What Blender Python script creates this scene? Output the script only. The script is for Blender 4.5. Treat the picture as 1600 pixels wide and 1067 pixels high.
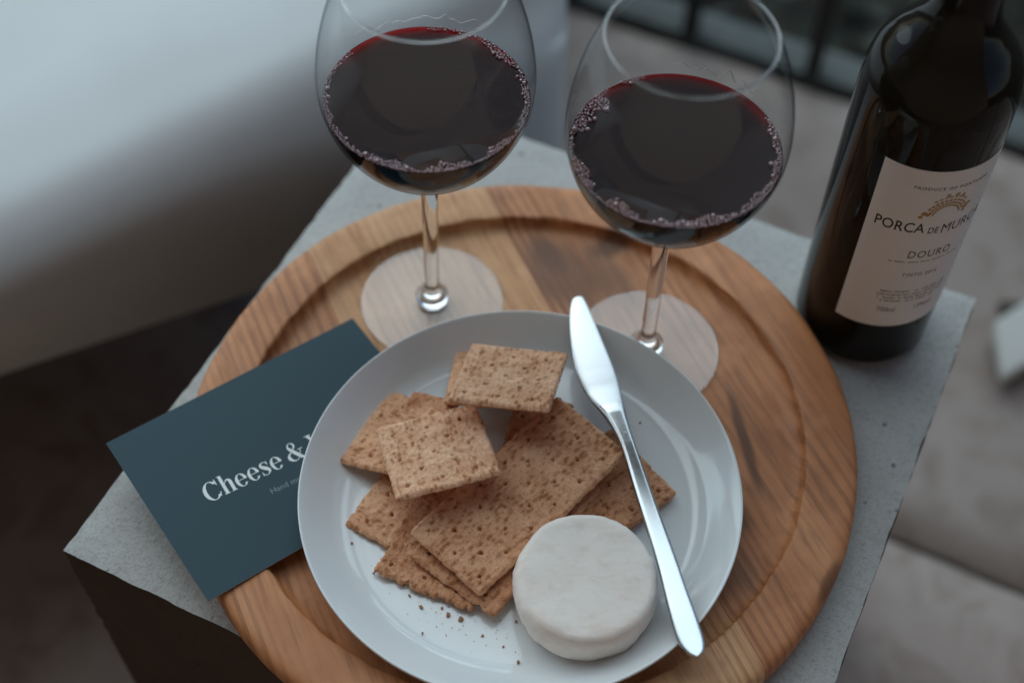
import bpy, bmesh, math, random
from mathutils import Vector, Matrix, noise
R_ = math.radians
random.seed(7)
for o in list(bpy.data.objects): bpy.data.objects.remove(o)
SC = bpy.context.scene
COL = SC.collection

# ------------------------------------------------------------------ camera
cam_d = bpy.data.cameras.new('camera'); cam = bpy.data.objects.new('camera', cam_d); COL.objects.link(cam)
PIT, ROL = R_(53.983), R_(0.8383)
cp, sp, cr, sr = math.cos(PIT), math.sin(PIT), math.cos(ROL), math.sin(ROL)
fw = Vector((0, cp, -sp)); rt = Vector((1, 0, 0)); up = Vector((0, sp, cp))
r2 = cr * rt + sr * up; u2 = -sr * rt + cr * up
cam.matrix_world = Matrix(((r2.x, u2.x, -fw.x, 0), (r2.y, u2.y, -fw.y, 0), (r2.z, u2.z, -fw.z, .6395), (0, 0, 0, 1)))
cam_d.lens = 2173.13 / 1600 * 36; cam_d.sensor_width = 36; cam_d.sensor_fit = 'HORIZONTAL'
cam_d.clip_start = .01; cam_d.clip_end = 500
cam_d.dof.use_dof = True; cam_d.dof.focus_distance = .682; cam_d.dof.aperture_fstop = 3.2
SC.camera = cam

# ------------------------------------------------------------------ sky and sun
SUN_EL, SUN_AZ = R_(48), R_(-24)          # azimuth from +Y towards +X
w = bpy.data.worlds.new('World'); SC.world = w; w.use_nodes = True
nt = w.node_tree; bg = nt.nodes['Background']
sky = nt.nodes.new('ShaderNodeTexSky'); sky.sky_type = 'NISHITA'; sky.sun_disc = False
sky.sun_elevation = SUN_EL; sky.sun_rotation = SUN_AZ
sky.air_density = 1.0; sky.dust_density = 1.0; sky.ozone_density = 2.0
nt.links.new(sky.outputs[0], bg.inputs[0]); bg.inputs[1].default_value = .06
sd = bpy.data.lights.new('sun', 'SUN'); sun = bpy.data.objects.new('sun', sd); COL.objects.link(sun)
sd.energy = 1.65; sd.angle = R_(90); sd.color = (.77, .97, 1.0)
to_sun = Vector((math.sin(SUN_AZ) * math.cos(SUN_EL), math.cos(SUN_AZ) * math.cos(SUN_EL), math.sin(SUN_EL)))
sun.rotation_euler = to_sun.to_track_quat('Z', 'Y').to_euler()
SC.view_settings.view_transform = 'Standard'; SC.view_settings.look = 'None'
SC.view_settings.exposure = 0.62; SC.view_settings.gamma = 1.0
cy = SC.cycles
cy.max_bounces = 14; cy.transparent_max_bounces = 24; cy.transmission_bounces = 12; cy.glossy_bounces = 6; cy.diffuse_bounces = 4
cy.caustics_reflective = False; cy.caustics_refractive = False
cy.use_denoising = True; cy.sample_clamp_indirect = 4

# ------------------------------------------------------------------ helpers
def tag(o, label=None, cat=None, group=None, kind=None):
    for k, v in (('label', label), ('category', cat), ('group', group), ('kind', kind)):
        if v: o[k] = v
    return o
def empty(name, loc=(0, 0, 0), rz=0):
    o = bpy.data.objects.new(name, None); COL.objects.link(o); o.location = loc; o.rotation_euler.z = rz
    o.empty_display_size = .02
    return o
def link(name, me, parent=None, mat=None):
    o = bpy.data.objects.new(name, me); COL.objects.link(o)
    if parent: o.parent = parent
    if mat and not me.materials: me.materials.append(mat)
    return o
def mesh(name, verts, faces, mat=None, parent=None, smooth=True):
    me = bpy.data.meshes.new(name); me.from_pydata([tuple(v) for v in verts], [], faces); me.update()
    bm = bmesh.new(); bm.from_mesh(me); bmesh.ops.recalc_face_normals(bm, faces=bm.faces); bm.to_mesh(me); bm.free()
    if smooth: me.polygons.foreach_set('use_smooth', [True] * len(me.polygons))
    return link(name, me, parent, mat)
def from_bm(name, bm, mat=None, parent=None, smooth=True, auto=None):
    me = bpy.data.meshes.new(name); bm.to_mesh(me); bm.free()
    if smooth: me.polygons.foreach_set('use_smooth', [True] * len(me.polygons))
    if auto is not None:
        me.set_sharp_from_angle(angle=R_(auto))
    return link(name, me, parent, mat)
def lathe_data(prof, n=96, cap=False, wob=None):
    V, F = [], []
    for (r, z) in prof:
        for i in range(n):
            a = 2 * math.pi * i / n
            rr = r if wob is None else r + wob(a, r, z)
            V.append((rr * math.cos(a), rr * math.sin(a), z))
    m = len(prof)
    for e_, (r, z) in ((0, prof[0]), (m - 1, prof[-1])):
        if r < .001 and not cap: F.append(tuple(e_ * n + i for i in range(n)))
    for j in range(m - 1):
        for i in range(n):
            k = (i + 1) % n
            F.append((j * n + i, j * n + k, (j + 1) * n + k, (j + 1) * n + i))
    if cap:
        F.append(tuple(range(n - 1, -1, -1))); F.append(tuple((m - 1) * n + i for i in range(n)))
    return V, F
def lathe(name, prof, mat, parent=None, n=96, cap=False, wob=None):
    V, F = lathe_data(prof, n, cap, wob)
    return mesh(name, V, F, mat, parent)
def spline(pts, k=8):
    out = []
    P = [pts[0]] + list(pts) + [pts[-1]]
    for i in range(1, len(P) - 2):
        p0, p1, p2, p3 = P[i - 1], P[i], P[i + 1], P[i + 2]
        for j in range(k):
            t = j / k
            out.append(tuple(.5 * (2 * b + (c - a) * t + (2 * a - 5 * b + 4 * c - d) * t * t + (-a + 3 * b - 3 * c + d) * t ** 3)
                             for a, b, c, d in zip(p0, p1, p2, p3)))
    out.append(tuple(pts[-1]))
    return out
def tube_data(pts, rad, n=8):
    V, F = [], []
    P = [Vector(p) for p in pts]
    for i, p in enumerate(P):
        d = (P[min(i + 1, len(P) - 1)] - P[max(i - 1, 0)]).normalized()
        a = d.orthogonal().normalized() if abs(d.z) > .9 else d.cross(Vector((0, 0, 1))).normalized()
        b = d.cross(a)
        r = rad[i] if isinstance(rad, (list, tuple)) else rad
        for k in range(n):
            t = 2 * math.pi * k / n
            V.append(p + r * (a * math.cos(t) + b * math.sin(t)))
    for i in range(len(P) - 1):
        for k in range(n):
            l = (k + 1) % n
            F.append((i * n + k, i * n + l, (i + 1) * n + l, (i + 1) * n + k))
    F.append(tuple(range(n))); F.append(tuple((len(P) - 1) * n + k for k in range(n - 1, -1, -1)))
    return V, F
def box_bm(x0, x1, y0, y1, z0, z1, bev=0, seg=2):
    bm = bmesh.new()
    bmesh.ops.create_cube(bm, size=1)
    for v in bm.verts:
        v.co = Vector((x0 + (v.co.x + .5) * (x1 - x0), y0 + (v.co.y + .5) * (y1 - y0), z0 + (v.co.z + .5) * (z1 - z0)))
    if bev: bmesh.ops.bevel(bm, geom=bm.edges[:], offset=bev, segments=seg, affect='EDGES', profile=.5)
    return bm
def nz(p, s, o=3): return noise.fractal(Vector(p) * s, 1.0, 2.0, o)

# ------------------------------------------------------------------ material kit
class M:
    def __init__(s, name):
        s.m = bpy.data.materials.new(name); s.m.use_nodes = True; s.t = s.m.node_tree; s.p = s.t.nodes['Principled BSDF']
        s.out = s.t.nodes['Material Output']
    def n(s, typ, **kw):
        x = s.t.nodes.new('ShaderNode' + typ)
        for k, v in kw.items():
            if k.startswith('i_'):
                key = k[2:]; key = int(key) if key.isdigit() else key.replace('_', ' ')
                x.inputs[key].default_value = v
            else: setattr(x, k, v)
        return x
    def l(s, a, b): s.t.links.new(a, b); return s
    def coord(s, kind='Object', scale=(1, 1, 1), rot=(0, 0, 0), loc=(0, 0, 0)):
        c = s.n('TexCoord'); mp = s.n('Mapping'); mp.inputs['Scale'].default_value = scale
        mp.inputs['Rotation'].default_value = rot; mp.inputs['Location'].default_value = loc
        s.l(c.outputs[kind], mp.inputs[0]); return mp.outputs[0]
    def noise(s, vec, scale, detail=4, rough=.55, dist=0):
        x = s.n('TexNoise'); x.inputs['Scale'].default_value = scale; x.inputs['Detail'].default_value = detail
        x.inputs['Roughness'].default_value = rough; x.inputs['Distortion'].default_value = dist
        s.l(vec, x.inputs['Vector']); return x.outputs['Fac']
    def ramp(s, fac, stops, interp='LINEAR'):
        x = s.n('ValToRGB'); x.color_ramp.interpolation = interp
        e = x.color_ramp.elements
        while len(e) < len(stops): e.new(.5)
        for el, (p, c) in zip(e, stops):
            el.position = p; el.color = (c, c, c, 1) if isinstance(c, (int, float)) else (*c, 1)
        s.l(fac, x.inputs[0]); return x.outputs[0]
    def mix(s, fac, a, b, mode='MIX'):
        x = s.n('Mix', data_type='RGBA', blend_type=mode)
        for v, i in ((fac, 0), (a, 6), (b, 7)):
            if isinstance(v, (int, float)): x.inputs[i].default_value = v
            elif isinstance(v, tuple): x.inputs[i].default_value = (*v, 1)
            else: s.l(v, x.inputs[i])
        return x.outputs[2]
    def math(s, op, a, b=0., c=None):
        x = s.n('Math', operation=op)
        for i, v in enumerate((a, b) if c is None else (a, b, c)):
            if isinstance(v, (int, float)): x.inputs[i].default_value = v
            else: s.l(v, x.inputs[i])
        return x.outputs[0]
    def bump(s, h, strength=.3, dist=.001):
        x = s.n('Bump'); x.inputs['Strength'].default_value = strength; x.inputs['Distance'].default_value = dist
        s.l(h, x.inputs['Height']); s.l(x.outputs[0], s.p.inputs['Normal']); return x
    def set(s, **kw):
        for k, v in kw.items():
            i = s.p.inputs[k.replace('_', ' ')]
            if isinstance(v, (int, float)): i.default_value = v
            elif isinstance(v, tuple): i.default_value = (*v, 1) if len(v) == 3 else v
            else: s.l(v, i)
        return s
def plain(name, col, rough=.6, metal=0, spec=.5):
    m = M(name); m.set(Base_Color=col, Roughness=rough, Metallic=metal); m.p.inputs['Specular IOR Level'].default_value = spec
    return m.m

GA = math.atan2(.417, .909)               # board grain: rotating by this maps across-grain to x
def wood(name, seed, light, mid, dark, spots=()):
    m = M(name)
    v = m.coord('Object', rot=(0, 0, -GA), loc=(seed * .37, seed * .53, seed * .11))
    # growth-ring lines: distorted bands across the grain
    vs = m.n('Mapping'); vs.inputs['Scale'].default_value = (1, .09, .6); m.l(v, vs.inputs[0])
    low = m.noise(vs.outputs[0], 9, 2, .5)
    fine = m.noise(vs.outputs[0], 260, 3, .6)
    med = m.noise(vs.outputs[0], 48, 4, .6, .4)
    sep = m.n('SeparateXYZ'); m.l(v, sep.inputs[0])
    ph = m.math('MULTIPLY_ADD', low, 46., m.math('MULTIPLY', sep.outputs[0], 1150.))
    ring = m.math('SINE', ph)
    ringc = m.ramp(m.math('MULTIPLY_ADD', ring, .5, .5), [(0, 0), (.62, .08), (.9, 1), (1, .55)])
    ringstr = m.ramp(m.noise(vs.outputs[0], 17, 3, .6), [(.40, .03), (.64, 1)])
    col = m.mix(m.ramp(med, [(.3, 0), (.72, 1)]), light, mid)
    col = m.mix(m.math('MULTIPLY', m.math('MULTIPLY', ringc, ringstr), .68), col, dark)
    col = m.mix(m.math('MULTIPLY', m.ramp(fine, [(.50, 0), (.70, 1)]), .5), col, dark)
    # ripple figure across the grain
    vw = m.n('Mapping'); vw.inputs['Scale'].default_value = (.25, 1, .5); m.l(v, vw.inputs[0])
    rip = m.noise(vw.outputs[0], 60, 2, .5, .6)
    col = m.mix(m.math('MULTIPLY', m.ramp(rip, [(.42, 0), (.7, 1)]), .13), col, dark)
    # worn and stained blotches, knife marks
    bl = m.noise(v, 16, 4, .62)
    col = m.mix(m.math('MULTIPLY', m.ramp(bl, [(.46, 0), (.72, 1)]), .5), col, tuple(.55 * a_ + .45 * b_ for a_, b_ in zip(mid, dark)))
    wr = m.noise(v, 34, 3, .6)
    col = m.mix(m.math('MULTIPLY', m.ramp(wr, [(.54, 0), (.7, 1)]), .3), col, tuple(min(1, a_ * 1.12 + .03) for a_ in light))
    geo = m.n('TexCoord').outputs['Object']
    for (x, y, rx, ry, an, st, cc) in spots:
        mp = m.n('Mapping', vector_type='TEXTURE'); mp.inputs['Location'].default_value = (x, y, .012); mp.inputs['Rotation'].default_value = (0, 0, R_(an))
        mp.inputs['Scale'].default_value = (rx, ry, .5); m.l(geo, mp.inputs[0])
        ln = m.n('VectorMath', operation='LENGTH'); m.l(mp.outputs[0], ln.inputs[0])
        d = m.math('ADD', ln.outputs['Value'], m.math('MULTIPLY', m.math('SUBTRACT', med, .5), 1.6))
        col = m.mix(m.math('MULTIPLY', m.ramp(d, [(.25, 1), (1.1, 0)], 'EASE'), st), col, cc)
    m.set(Base_Color=col, Roughness=m.math('MULTIPLY_ADD', med, .2, .42))
    m.p.inputs['Specular IOR Level'].default_value = .35
    m.bump(m.math('ADD', m.math('MULTIPLY', ringc, -.6), m.math('MULTIPLY', fine, .8)), .35, .0004)
    return m.m
def concrete(name, base, dark, sc=1., pit=1.):
    m = M(name)
    v = m.coord('Object')
    a = m.noise(v, 9 * sc, 4, .6); b = m.noise(v, 260 * sc, 3, .65); c = m.noise(v, 700 * sc, 2, .5)
    col = m.mix(m.ramp(a, [(.35, 0), (.7, 1)]), base, tuple(x * .78 for x in base))
    col = m.mix(m.math('MULTIPLY', m.ramp(b, [(.5, 0), (.72, 1)]), .38), col, dark)
    col = m.mix(m.math('MULTIPLY', m.ramp(c, [(.53, 0), (.70, 1)]), .45), col, dark)
    vo = m.n('TexVoronoi'); vo.inputs['Scale'].default_value = 120 * sc; m.l(v, vo.inputs['Vector'])
    hole = m.ramp(vo.outputs['Distance'], [(.10, 1), (.2, 0)])
    pick = m.ramp(m.noise(v, 60 * sc, 2, .5), [(.56, 0), (.62, 1)])
    hole = m.math('MULTIPLY', hole, pick)
    col = m.mix(m.math('MULTIPLY', hole, .8 * pit), col, tuple(x * .25 for x in base))
    m.set(Base_Color=col, Roughness=.9); m.p.inputs['Specular IOR Level'].default_value = .2
    m.bump(m.math('SUBTRACT', m.math('MULTIPLY_ADD', b, .5, m.math('MULTIPLY', c, .5)), hole), .6, .0012)
    return m.m

# ------------------------------------------------------------------ ground, paving, kerb
ZF = -.40
E1 = Vector((.904, -.427, 0)).normalized(); E2 = Vector((.427, .904, 0)).normalized()
AE1 = math.atan2(E1.y, E1.x)
soil_m = M('soil'); v = soil_m.coord('Object')
soil_m.set(Base_Color=soil_m.ramp(soil_m.noise(v, 40, 4), [(.3, (.012, .009, .007)), (.7, (.03, .023, .017))]), Roughness=1.)
soil_m.bump(soil_m.noise(v, 90, 3), .8, .01)
g = mesh('ground', [(-150, -150, ZF - .09), (150, -150, ZF - .09), (150, 150, ZF - .09), (-150, 150, ZF - .09)], [(0, 1, 2, 3)], soil_m.m)
tag(g, kind='structure')
# the paved terrace is a frame aligned with the kerb; u along E1, v along E2, origin under the block
OR = Vector((.0, .45, ZF))
def terr(u, v_, z=0): return OR + E1 * u + E2 * v_ + Vector((0, 0, z))
def uv_of(p): d = Vector((p[0], p[1], 0)) - Vector((OR.x, OR.y, 0)); return d.dot(E1), d.dot(E2)
pave = empty('pavement', OR, AE1); tag(pave, kind='structure')
KV = uv_of((.25, 1.177))[1] - .038              # kerb line
bed_m = M('paving_bed'); v = bed_m.coord('Object')
bed_m.set(Base_Color=bed_m.ramp(bed_m.noise(v, 60), [(.3, (.05, .042, .036)), (.7, (.10, .085, .075))]), Roughness=.95)
from_bm('paving_bed', box_bm(-3, 3, -3, KV - .004, -.08, -.007), bed_m.m, pave, smooth=False)
flag_m = M('flagstone'); v = flag_m.coord('Object')
oi = flag_m.n('ObjectInfo').outputs['Random']
a = flag_m.noise(v, 5, 4, .6); b = flag_m.noise(v, 22, 4, .6, .5); c = flag_m.noise(v, 230, 3, .6)
col = flag_m.mix(flag_m.ramp(a, [(.35, 0), (.68, 1)]), (.40, .32, .285), (.29, .22, .19))
col = flag_m.mix(flag_m.math('MULTIPLY', flag_m.ramp(b, [(.48, 0), (.66, 1)]), .65), col, (.20, .135, .10))
col = flag_m.mix(flag_m.math('MULTIPLY', flag_m.ramp(c, [(.55, 0), (.7, 1)]), .4), col, (.16, .135, .12))
col = flag_m.mix(flag_m.math('MULTIPLY', oi, .3), col, (.24, .20, .18))
flag_m.set(Base_Color=col, Roughness=.8); flag_m.bump(flag_m.math('ADD', b, flag_m.math('MULTIPLY', c, .3)), .5, .002)
# joints: one runs through the lower right of the view
ju, jv = uv_of((.374, .532))
us = [ju - 1.25 - .62, ju - 1.25, ju - .63, ju + .42, ju + 1.04, ju + 1.7]
vs_ = [jv - 1.3, jv - .65, jv, KV - .004]
def flag(u0, u1, v0, v1, k):
    g_ = .0035
    bm = bmesh.new(); nx = max(3, int((u1 - u0) / .05)); ny = max(3, int((v1 - v0) / .05))
    rr = random.Random(k)
    grid = [[None] * (ny + 1) for _ in range(nx + 1)]
    for i in range(nx + 1):
        for j in range(ny + 1):
            u = u0 + g_ + (u1 - u0 - 2 * g_) * i / nx; vv = v0 + g_ + (v1 - v0 - 2 * g_) * j / ny
            e = min(i, nx - i, j, ny - j)
            w1 = nz((u, vv, k), 9) * .006 if e == 0 else 0
            z = nz((u, vv, 3.1), 6) * .0012 - (.0018 if e == 0 else 0)
            grid[i][j] = bm.verts.new((u + w1, vv + w1, z))
    for i in range(nx):
        for j in range(ny): bm.faces.new((grid[i][j], grid[i + 1][j], grid[i + 1][j + 1], grid[i][j + 1]))
    ed = [e for e in bm.edges if e.is_boundary]
    r = bmesh.ops.extrude_edge_only(bm, edges=ed)
    for vx in [x for x in r['geom'] if isinstance(x, bmesh.types.BMVert)]: vx.co.z = -.03
    bmesh.ops.recalc_face_normals(bm, faces=bm.faces)
    from_bm('flagstone', bm, flag_m.m, pave)
k = 0
for j in range(len(vs_) - 1):
    off = .0 if j % 2 == 0 else .31
    for i in range(len(us) - 1):
        flag(us[i] + off, us[i + 1] + off, vs_[j], vs_[j + 1], k); k += 1
# kerb strip of painted metal the railing stands on
kerb_m = M('kerb'); v = kerb_m.coord('Object')
kerb_m.set(Base_Color=kerb_m.mix(kerb_m.ramp(kerb_m.noise(v, 30, 4), [(.4, 0), (.7, 1)]), (.085, .097, .093), (.06, .064, .06)), Roughness=.7)
kb = from_bm('kerb', box_bm(-1.6, 1.9, KV + .002, KV + .050, -.085, .008, .004), kerb_m.m, None, smooth=True, auto=40)
kb.location = OR; kb.rotation_euler.z = AE1; tag(kb, kind='structure')
rail_m = plain('railing_paint', (.018, .016, .015), .5)
rl = empty('railing', OR, AE1)
tag(rl, 'dark metal railing of thin upright bars along the kerb behind the bottle', 'railing')
bu = uv_of((.209, 1.214))[0]; sp_ = .1405
barbm = box_bm(-.008, .008, -.008, .008, .007, .95, .002)
bar0 = from_bm('bar', barbm, rail_m, rl, smooth=False); bar0.location = (bu, KV + .012, 0)
for i in list(range(-9, 0)) + list(range(1, 9)):
    c_ = bar0.copy(); COL.objects.link(c_); c_.parent = rl; c_.location = (bu + sp_ * i, KV + .012, 0)
from_bm('top_rail', box_bm(bu - sp_ * 9.5, bu + sp_ * 8.5, KV - .012, KV + .036, .951, .985, .004), rail_m, rl, smooth=False)
# dark low ground cover beyond the railing
leaf_m = M('ground_cover_leaf'); lo = leaf_m.n('TexCoord').outputs['Object']
leaf_m.set(Base_Color=leaf_m.ramp(leaf_m.noise(lo, 25, 2), [(.35, (.010, .013, .006)), (.7, (.032, .038, .016))]), Roughness=.7)
V, F = [], []
rr = random.Random(5)
for _ in range(5200):
    u = rr.uniform(-1.6, 1.9); vv = KV + .075 + rr.random() ** 1.3 * 1.5
    h = -.085 + rr.random() * (.05 + .12 * min(1, (vv - KV - .075) / .3))
    c_ = terr(u, vv, h); s = rr.uniform(.012, .028)
    a_ = Vector((rr.uniform(-1, 1), rr.uniform(-1, 1), rr.uniform(-.3, .5))).normalized()
    n_ = Vector((rr.uniform(-.7, .7), rr.uniform(-.7, .7), 1)).normalized(); b_ = n_.cross(a_).normalized(); a_ = b_.cross(n_)
    i0 = len(V)
    V += [c_ - a_ * s, c_ + b_ * s * .55 - a_ * .1 * s, c_ + a_ * s, c_ - b_ * s * .55 - a_ * .1 * s]
    F.append((i0, i0 + 1, i0 + 2, i0 + 3))
me = bpy.data.meshes.new('ground_cover'); me.from_pydata([tuple(x) for x in V], [], F)
tag(link('ground_cover', me, None, leaf_m.m), kind='stuff')

# ------------------------------------------------------------------ white curved seat (upper left)
seat_m = M('white_seat'); v = seat_m.coord('Object')
seat_m.set(Base_Color=seat_m.mix(seat_m.ramp(seat_m.noise(v, 7, 3), [(.4, 0), (.7, 1)]), (.74, .75, .75), (.68, .68, .67)), Roughness=.62)
seat_m.bump(seat_m.noise(v, 400, 2), .12, .0006)
seat = empty('curved_seat', (-.2, .8, ZF)); tag(seat, 'large smooth white curved seat behind the concrete block, rounded edge', 'seat')
SO = Vector((-.2, .8, ZF))
def lin(x, x0, y0, x1, y1): return y0 + (x - x0) / (x1 - x0) * (y1 - y0)
V, F = [], []
XS = [-1.0 + .03 * i for i in range(35)]       # to x=.02
endx = [.030, .0355, .0375]
cols = [(x, 0) for x in XS] + [(.030, .006), (.0355, .016), (.0375, .035)]
rows = None
for (x, ins) in cols:
    by = lin(x, -.354, .538, -.210, .605); ty = lin(x, -.304, .522, -.136, .66)
    zb, zt = -.16, .0
    # section: underside inner -> bottom edge -> bulge -> ridge -> top going back
    pts = [(by + .30, zb - .0), (by + .05, zb - .004), (by + .010, zb + .002), (by, zb + .014)]
    belly = .5 * (by + ty) - .012
    pts += [(lin(.33, 0, by, 1, ty) - .008, zb + .060), (lin(.66, 0, by, 1, ty) - .010, zb + .108), (ty - .004, zt - .022)]
    pts += [(ty + .020, zt + .004), (ty + .06, zt + .016), (ty + .16, zt + .028), (ty + .4, zt + .038), (ty + .9, zt + .04)]
    pr = spline(pts, 6)
    rows = len(pr)
    cy_ = by + .25
    for (y, z) in pr:
        dy = ins if y < cy_ else 0
        V.append(Vector((x, y + dy, z - (ins * .6 if z > -.05 else 0))) - SO)
m_ = len(cols)
for i in range(m_ - 1):
    for j in range(rows - 1): F.append((i * rows + j, i * rows + j + 1, (i + 1) * rows + j + 1, (i + 1) * rows + j))
F.append(tuple((m_ - 1) * rows + j for j in range(rows)))
mesh('seat_shell', V, F, seat_m.m, seat)
pl_m = plain('seat_plinth', (.03, .024, .02), .8)
bm = box_bm(-.75, .12, .14, .62, .0015, .238, .01)
o = from_bm('plinth', bm, pl_m, seat, smooth=False); o.rotation_euler.z = R_(24)

# ------------------------------------------------------------------ pale stone at the right edge
pale_m = concrete('pale_stone', (.60, .58, .55), (.4, .38, .36), .6, .4)
q0 = [Vector((.4350, .7023, 0)), Vector((.553, .782, 0)), Vector((.557, .851, 0)), Vector((.4398, .7660, 0))]
bm = bmesh.new()
lo = [bm.verts.new((p.x - .4350, p.y - .7023, .012)) for p in q0]; hi = [bm.verts.new((p.x - .4350, p.y - .7023, .030)) for p in q0]
bm.faces.new(lo[::-1]); bm.faces.new(hi)
for i in range(4): bm.faces.new((lo[i], lo[(i + 1) % 4], hi[(i + 1) % 4], hi[i]))
bmesh.ops.bevel(bm, geom=bm.edges[:], offset=.004, segments=3, affect='EDGES', profile=.5)
st = from_bm('pale_stone', bm, pale_m); st.location = (.4350, .7023, ZF)
tag(st, 'small pale stone slab over an added dark base for its shade, at the far right edge', 'stone block')
bm = box_bm(.022, .10, .034, .10, .0015, .0115)
from_bm('foot', bm, plain('stone_shade_base', (.05, .036, .028), .9), st, smooth=False)  # dark base added under the slab, the shade there put into its colour

# ------------------------------------------------------------------ concrete block
conc_m = concrete('concrete', (.53, .515, .495), (.24, .225, .21))
BA = Vector((-.229, .329, 0)); BW, BD, BH = .379, .370, -ZF
blk = empty('concrete_block', BA - Vector((0, 0, BH)), AE1)
tag(blk, 'square rough grey concrete block carrying the round board and bottle', 'concrete block')
def block_mesh():
    bm = box_bm(0, BW, 0, BD, .0015, BH)
    bmesh.ops.subdivide_edges(bm, edges=bm.edges[:], cuts=70, use_grid_fill=True)
    for vx in bm.verts:
        c = vx.co
        dx = min(c.x, BW - c.x); dy = min(c.y, BD - c.y); dz = BH - c.z
        near = sorted((dx, dy, dz))
        edge = near[1]                     # distance to the closest arris
        ctr = Vector((BW / 2, BD / 2, BH / 2))
        if edge < .012:
            k_ = (1 - edge / .012)
            chip = .0009 + max(0, nz(c, 30)) * .0003 + max(0, nz(c, 170)) * .0012
            d = Vector((0, 0, 0))
            if dx < .012: d.x = (1 if c.x < BW / 2 else -1)
            if dy < .012: d.y = (1 if c.y < BD / 2 else -1)
            if dz < .012: d.z = -1
            vx.co += d * chip * k_ * .8
        else:
            vx.co += Vector((0, 0, 1)) * 0
        if c.z > .01: vx.co += Vector((nz(c, 60), nz(c + Vector((5, 0, 0)), 60), nz(c + Vector((0, 5, 0)), 60) - .4)) * .0006
    return bm
side_m = concrete('shaded_block_side', (.085, .062, .048), (.05, .034, .025), 1., 1.)  # shade of the sides put into the colour, along with their rusty brown
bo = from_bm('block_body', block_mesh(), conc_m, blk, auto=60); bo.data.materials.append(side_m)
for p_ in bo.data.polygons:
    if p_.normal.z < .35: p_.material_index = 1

# ------------------------------------------------------------------ added timber wall and roof, out of view, blocking sky and bouncing warm light
hw = empty('timber_light_blocker', terr(0, -1.25)); hw.rotation_euler.z = R_(-8)
tag(hw, 'unseen light brown timber wall and roof added to block and warm the light', 'light blocker')
tim_m = M('blocker_timber'); v = tim_m.coord('Object', scale=(1, 1, .12))
tim_m.set(Base_Color=tim_m.ramp(tim_m.noise(v, 40, 4), [(.3, (.50, .33, .235)), (.7, (.60, .41, .30))]), Roughness=.7)
bm0 = box_bm(-.095, .095, -.012, .012, .002, 2.298, .002)
b0 = from_bm('board', bm0, tim_m.m, hw, smooth=False); b0.location = (-2.6, 0, 0)
for i in range(1, 27):
    c_ = b0.copy(); COL.objects.link(c_); c_.parent = hw; c_.location = (-2.6 + .2 * i, .0, 0)
from_bm('backing', box_bm(-2.7, 2.7, -.06, -.0135, .003, 2.298), plain('blocker_backing', (.02, .014, .01), .9), hw, smooth=False)

bm0 = box_bm(-2.7, 2.7, -.075, .075, 2.30, 2.325, .003)
b0 = from_bm('blocker_roof_board', bm0, tim_m.m, hw, smooth=False); b0.location = (0, .02, 0)
for i in range(1, 9):
    c_ = b0.copy(); COL.objects.link(c_); c_.parent = hw; c_.location = (0, .02 + .1505 * i, 0)

# added wall on the left, unseen, keeps sky light off that side
sw = bm0 = None
b0 = from_bm('blocker_side_board', box_bm(-.012, .012, -.095, .095, .002, 2.298, .002), tim_m.m, hw, smooth=False); b0.location = (-1.9, .12, 0)
for i in range(1, 7):
    c_ = b0.copy(); COL.objects.link(c_); c_.parent = hw; c_.location = (-1.9, .12 + .2 * i, 0)

# ------------------------------------------------------------------ round board
BC = Vector((.0062, .3923, 0))
bd = empty('serving_board', BC)
tag(bd, 'large round wooden serving board with raised rim on the concrete block', 'serving board')
prof = [(0.0, .0016), (.150, .0016), (.1705, .0016), (.1745, .004), (.1758, .008), (.1762, .0125), (.1757, .0165), (.1745, .0190), (.1722, .0202), (.168, .02045), (.155, .0204),
        (.1500, .0204), (.1488, .0201), (.1483, .0192), (.1480, .0172), (.1473, .0150), (.1458, .0132), (.1432, .0122), (.1400, .0120), (.125, .012), (.09, .012), (.05, .012), (.0005, .012)]
def wob(a, r, z):
    if r < .13: return 0
    d = Vector((math.cos(a), math.sin(a), z * 20))
    big = nz(d, 1.7) * .0009
    fine = nz(d, 14) * .0009 if .14 < r < .152 else nz(d, 9) * .0005
    return big + fine
V, F = lathe_data(prof, 260, False, wob)
pdir = Vector((.909, .417, 0)).normalized()
seams = [-.30, -.063, .0505, .30]
LT, MD, DK = (.65, .295, .132), (.51, .195, .076), (.17, .055, .022)
def loc(px, py): return px - BC.x, py - BC.y
spots2 = [(*loc(.035, .505), .05, .030, -25, .85, (.17, .065, .03)), (*loc(.060, .528), .022, .010, 30, .8, (.09, .035, .018)),
          (*loc(.020, .520), .020, .008, -60, .6, (.11, .045, .022)),
          (*loc(.124, .395), .004, .040, 10, .8, (.08, .03, .014)), (*loc(.117, .347), .010, .022, 24, .85, (.075, .028, .012)),
          (*loc(.1085, .315), .020, .018, -20, .6, (.12, .05, .02)),
          (*loc(.156, .305), .004, .020, -30, .6, (.08, .03, .014))]
pm = [wood('board_wood_west', 1.3, LT, MD, DK), wood('board_wood_middle', 2.9, (.68, .37, .185), (.56, .26, .110), (.26, .095, .036)),
      wood('board_wood_east', 4.4, (.60, .255, .108), (.45, .162, .060), (.13, .042, .017), spots2)]
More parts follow.
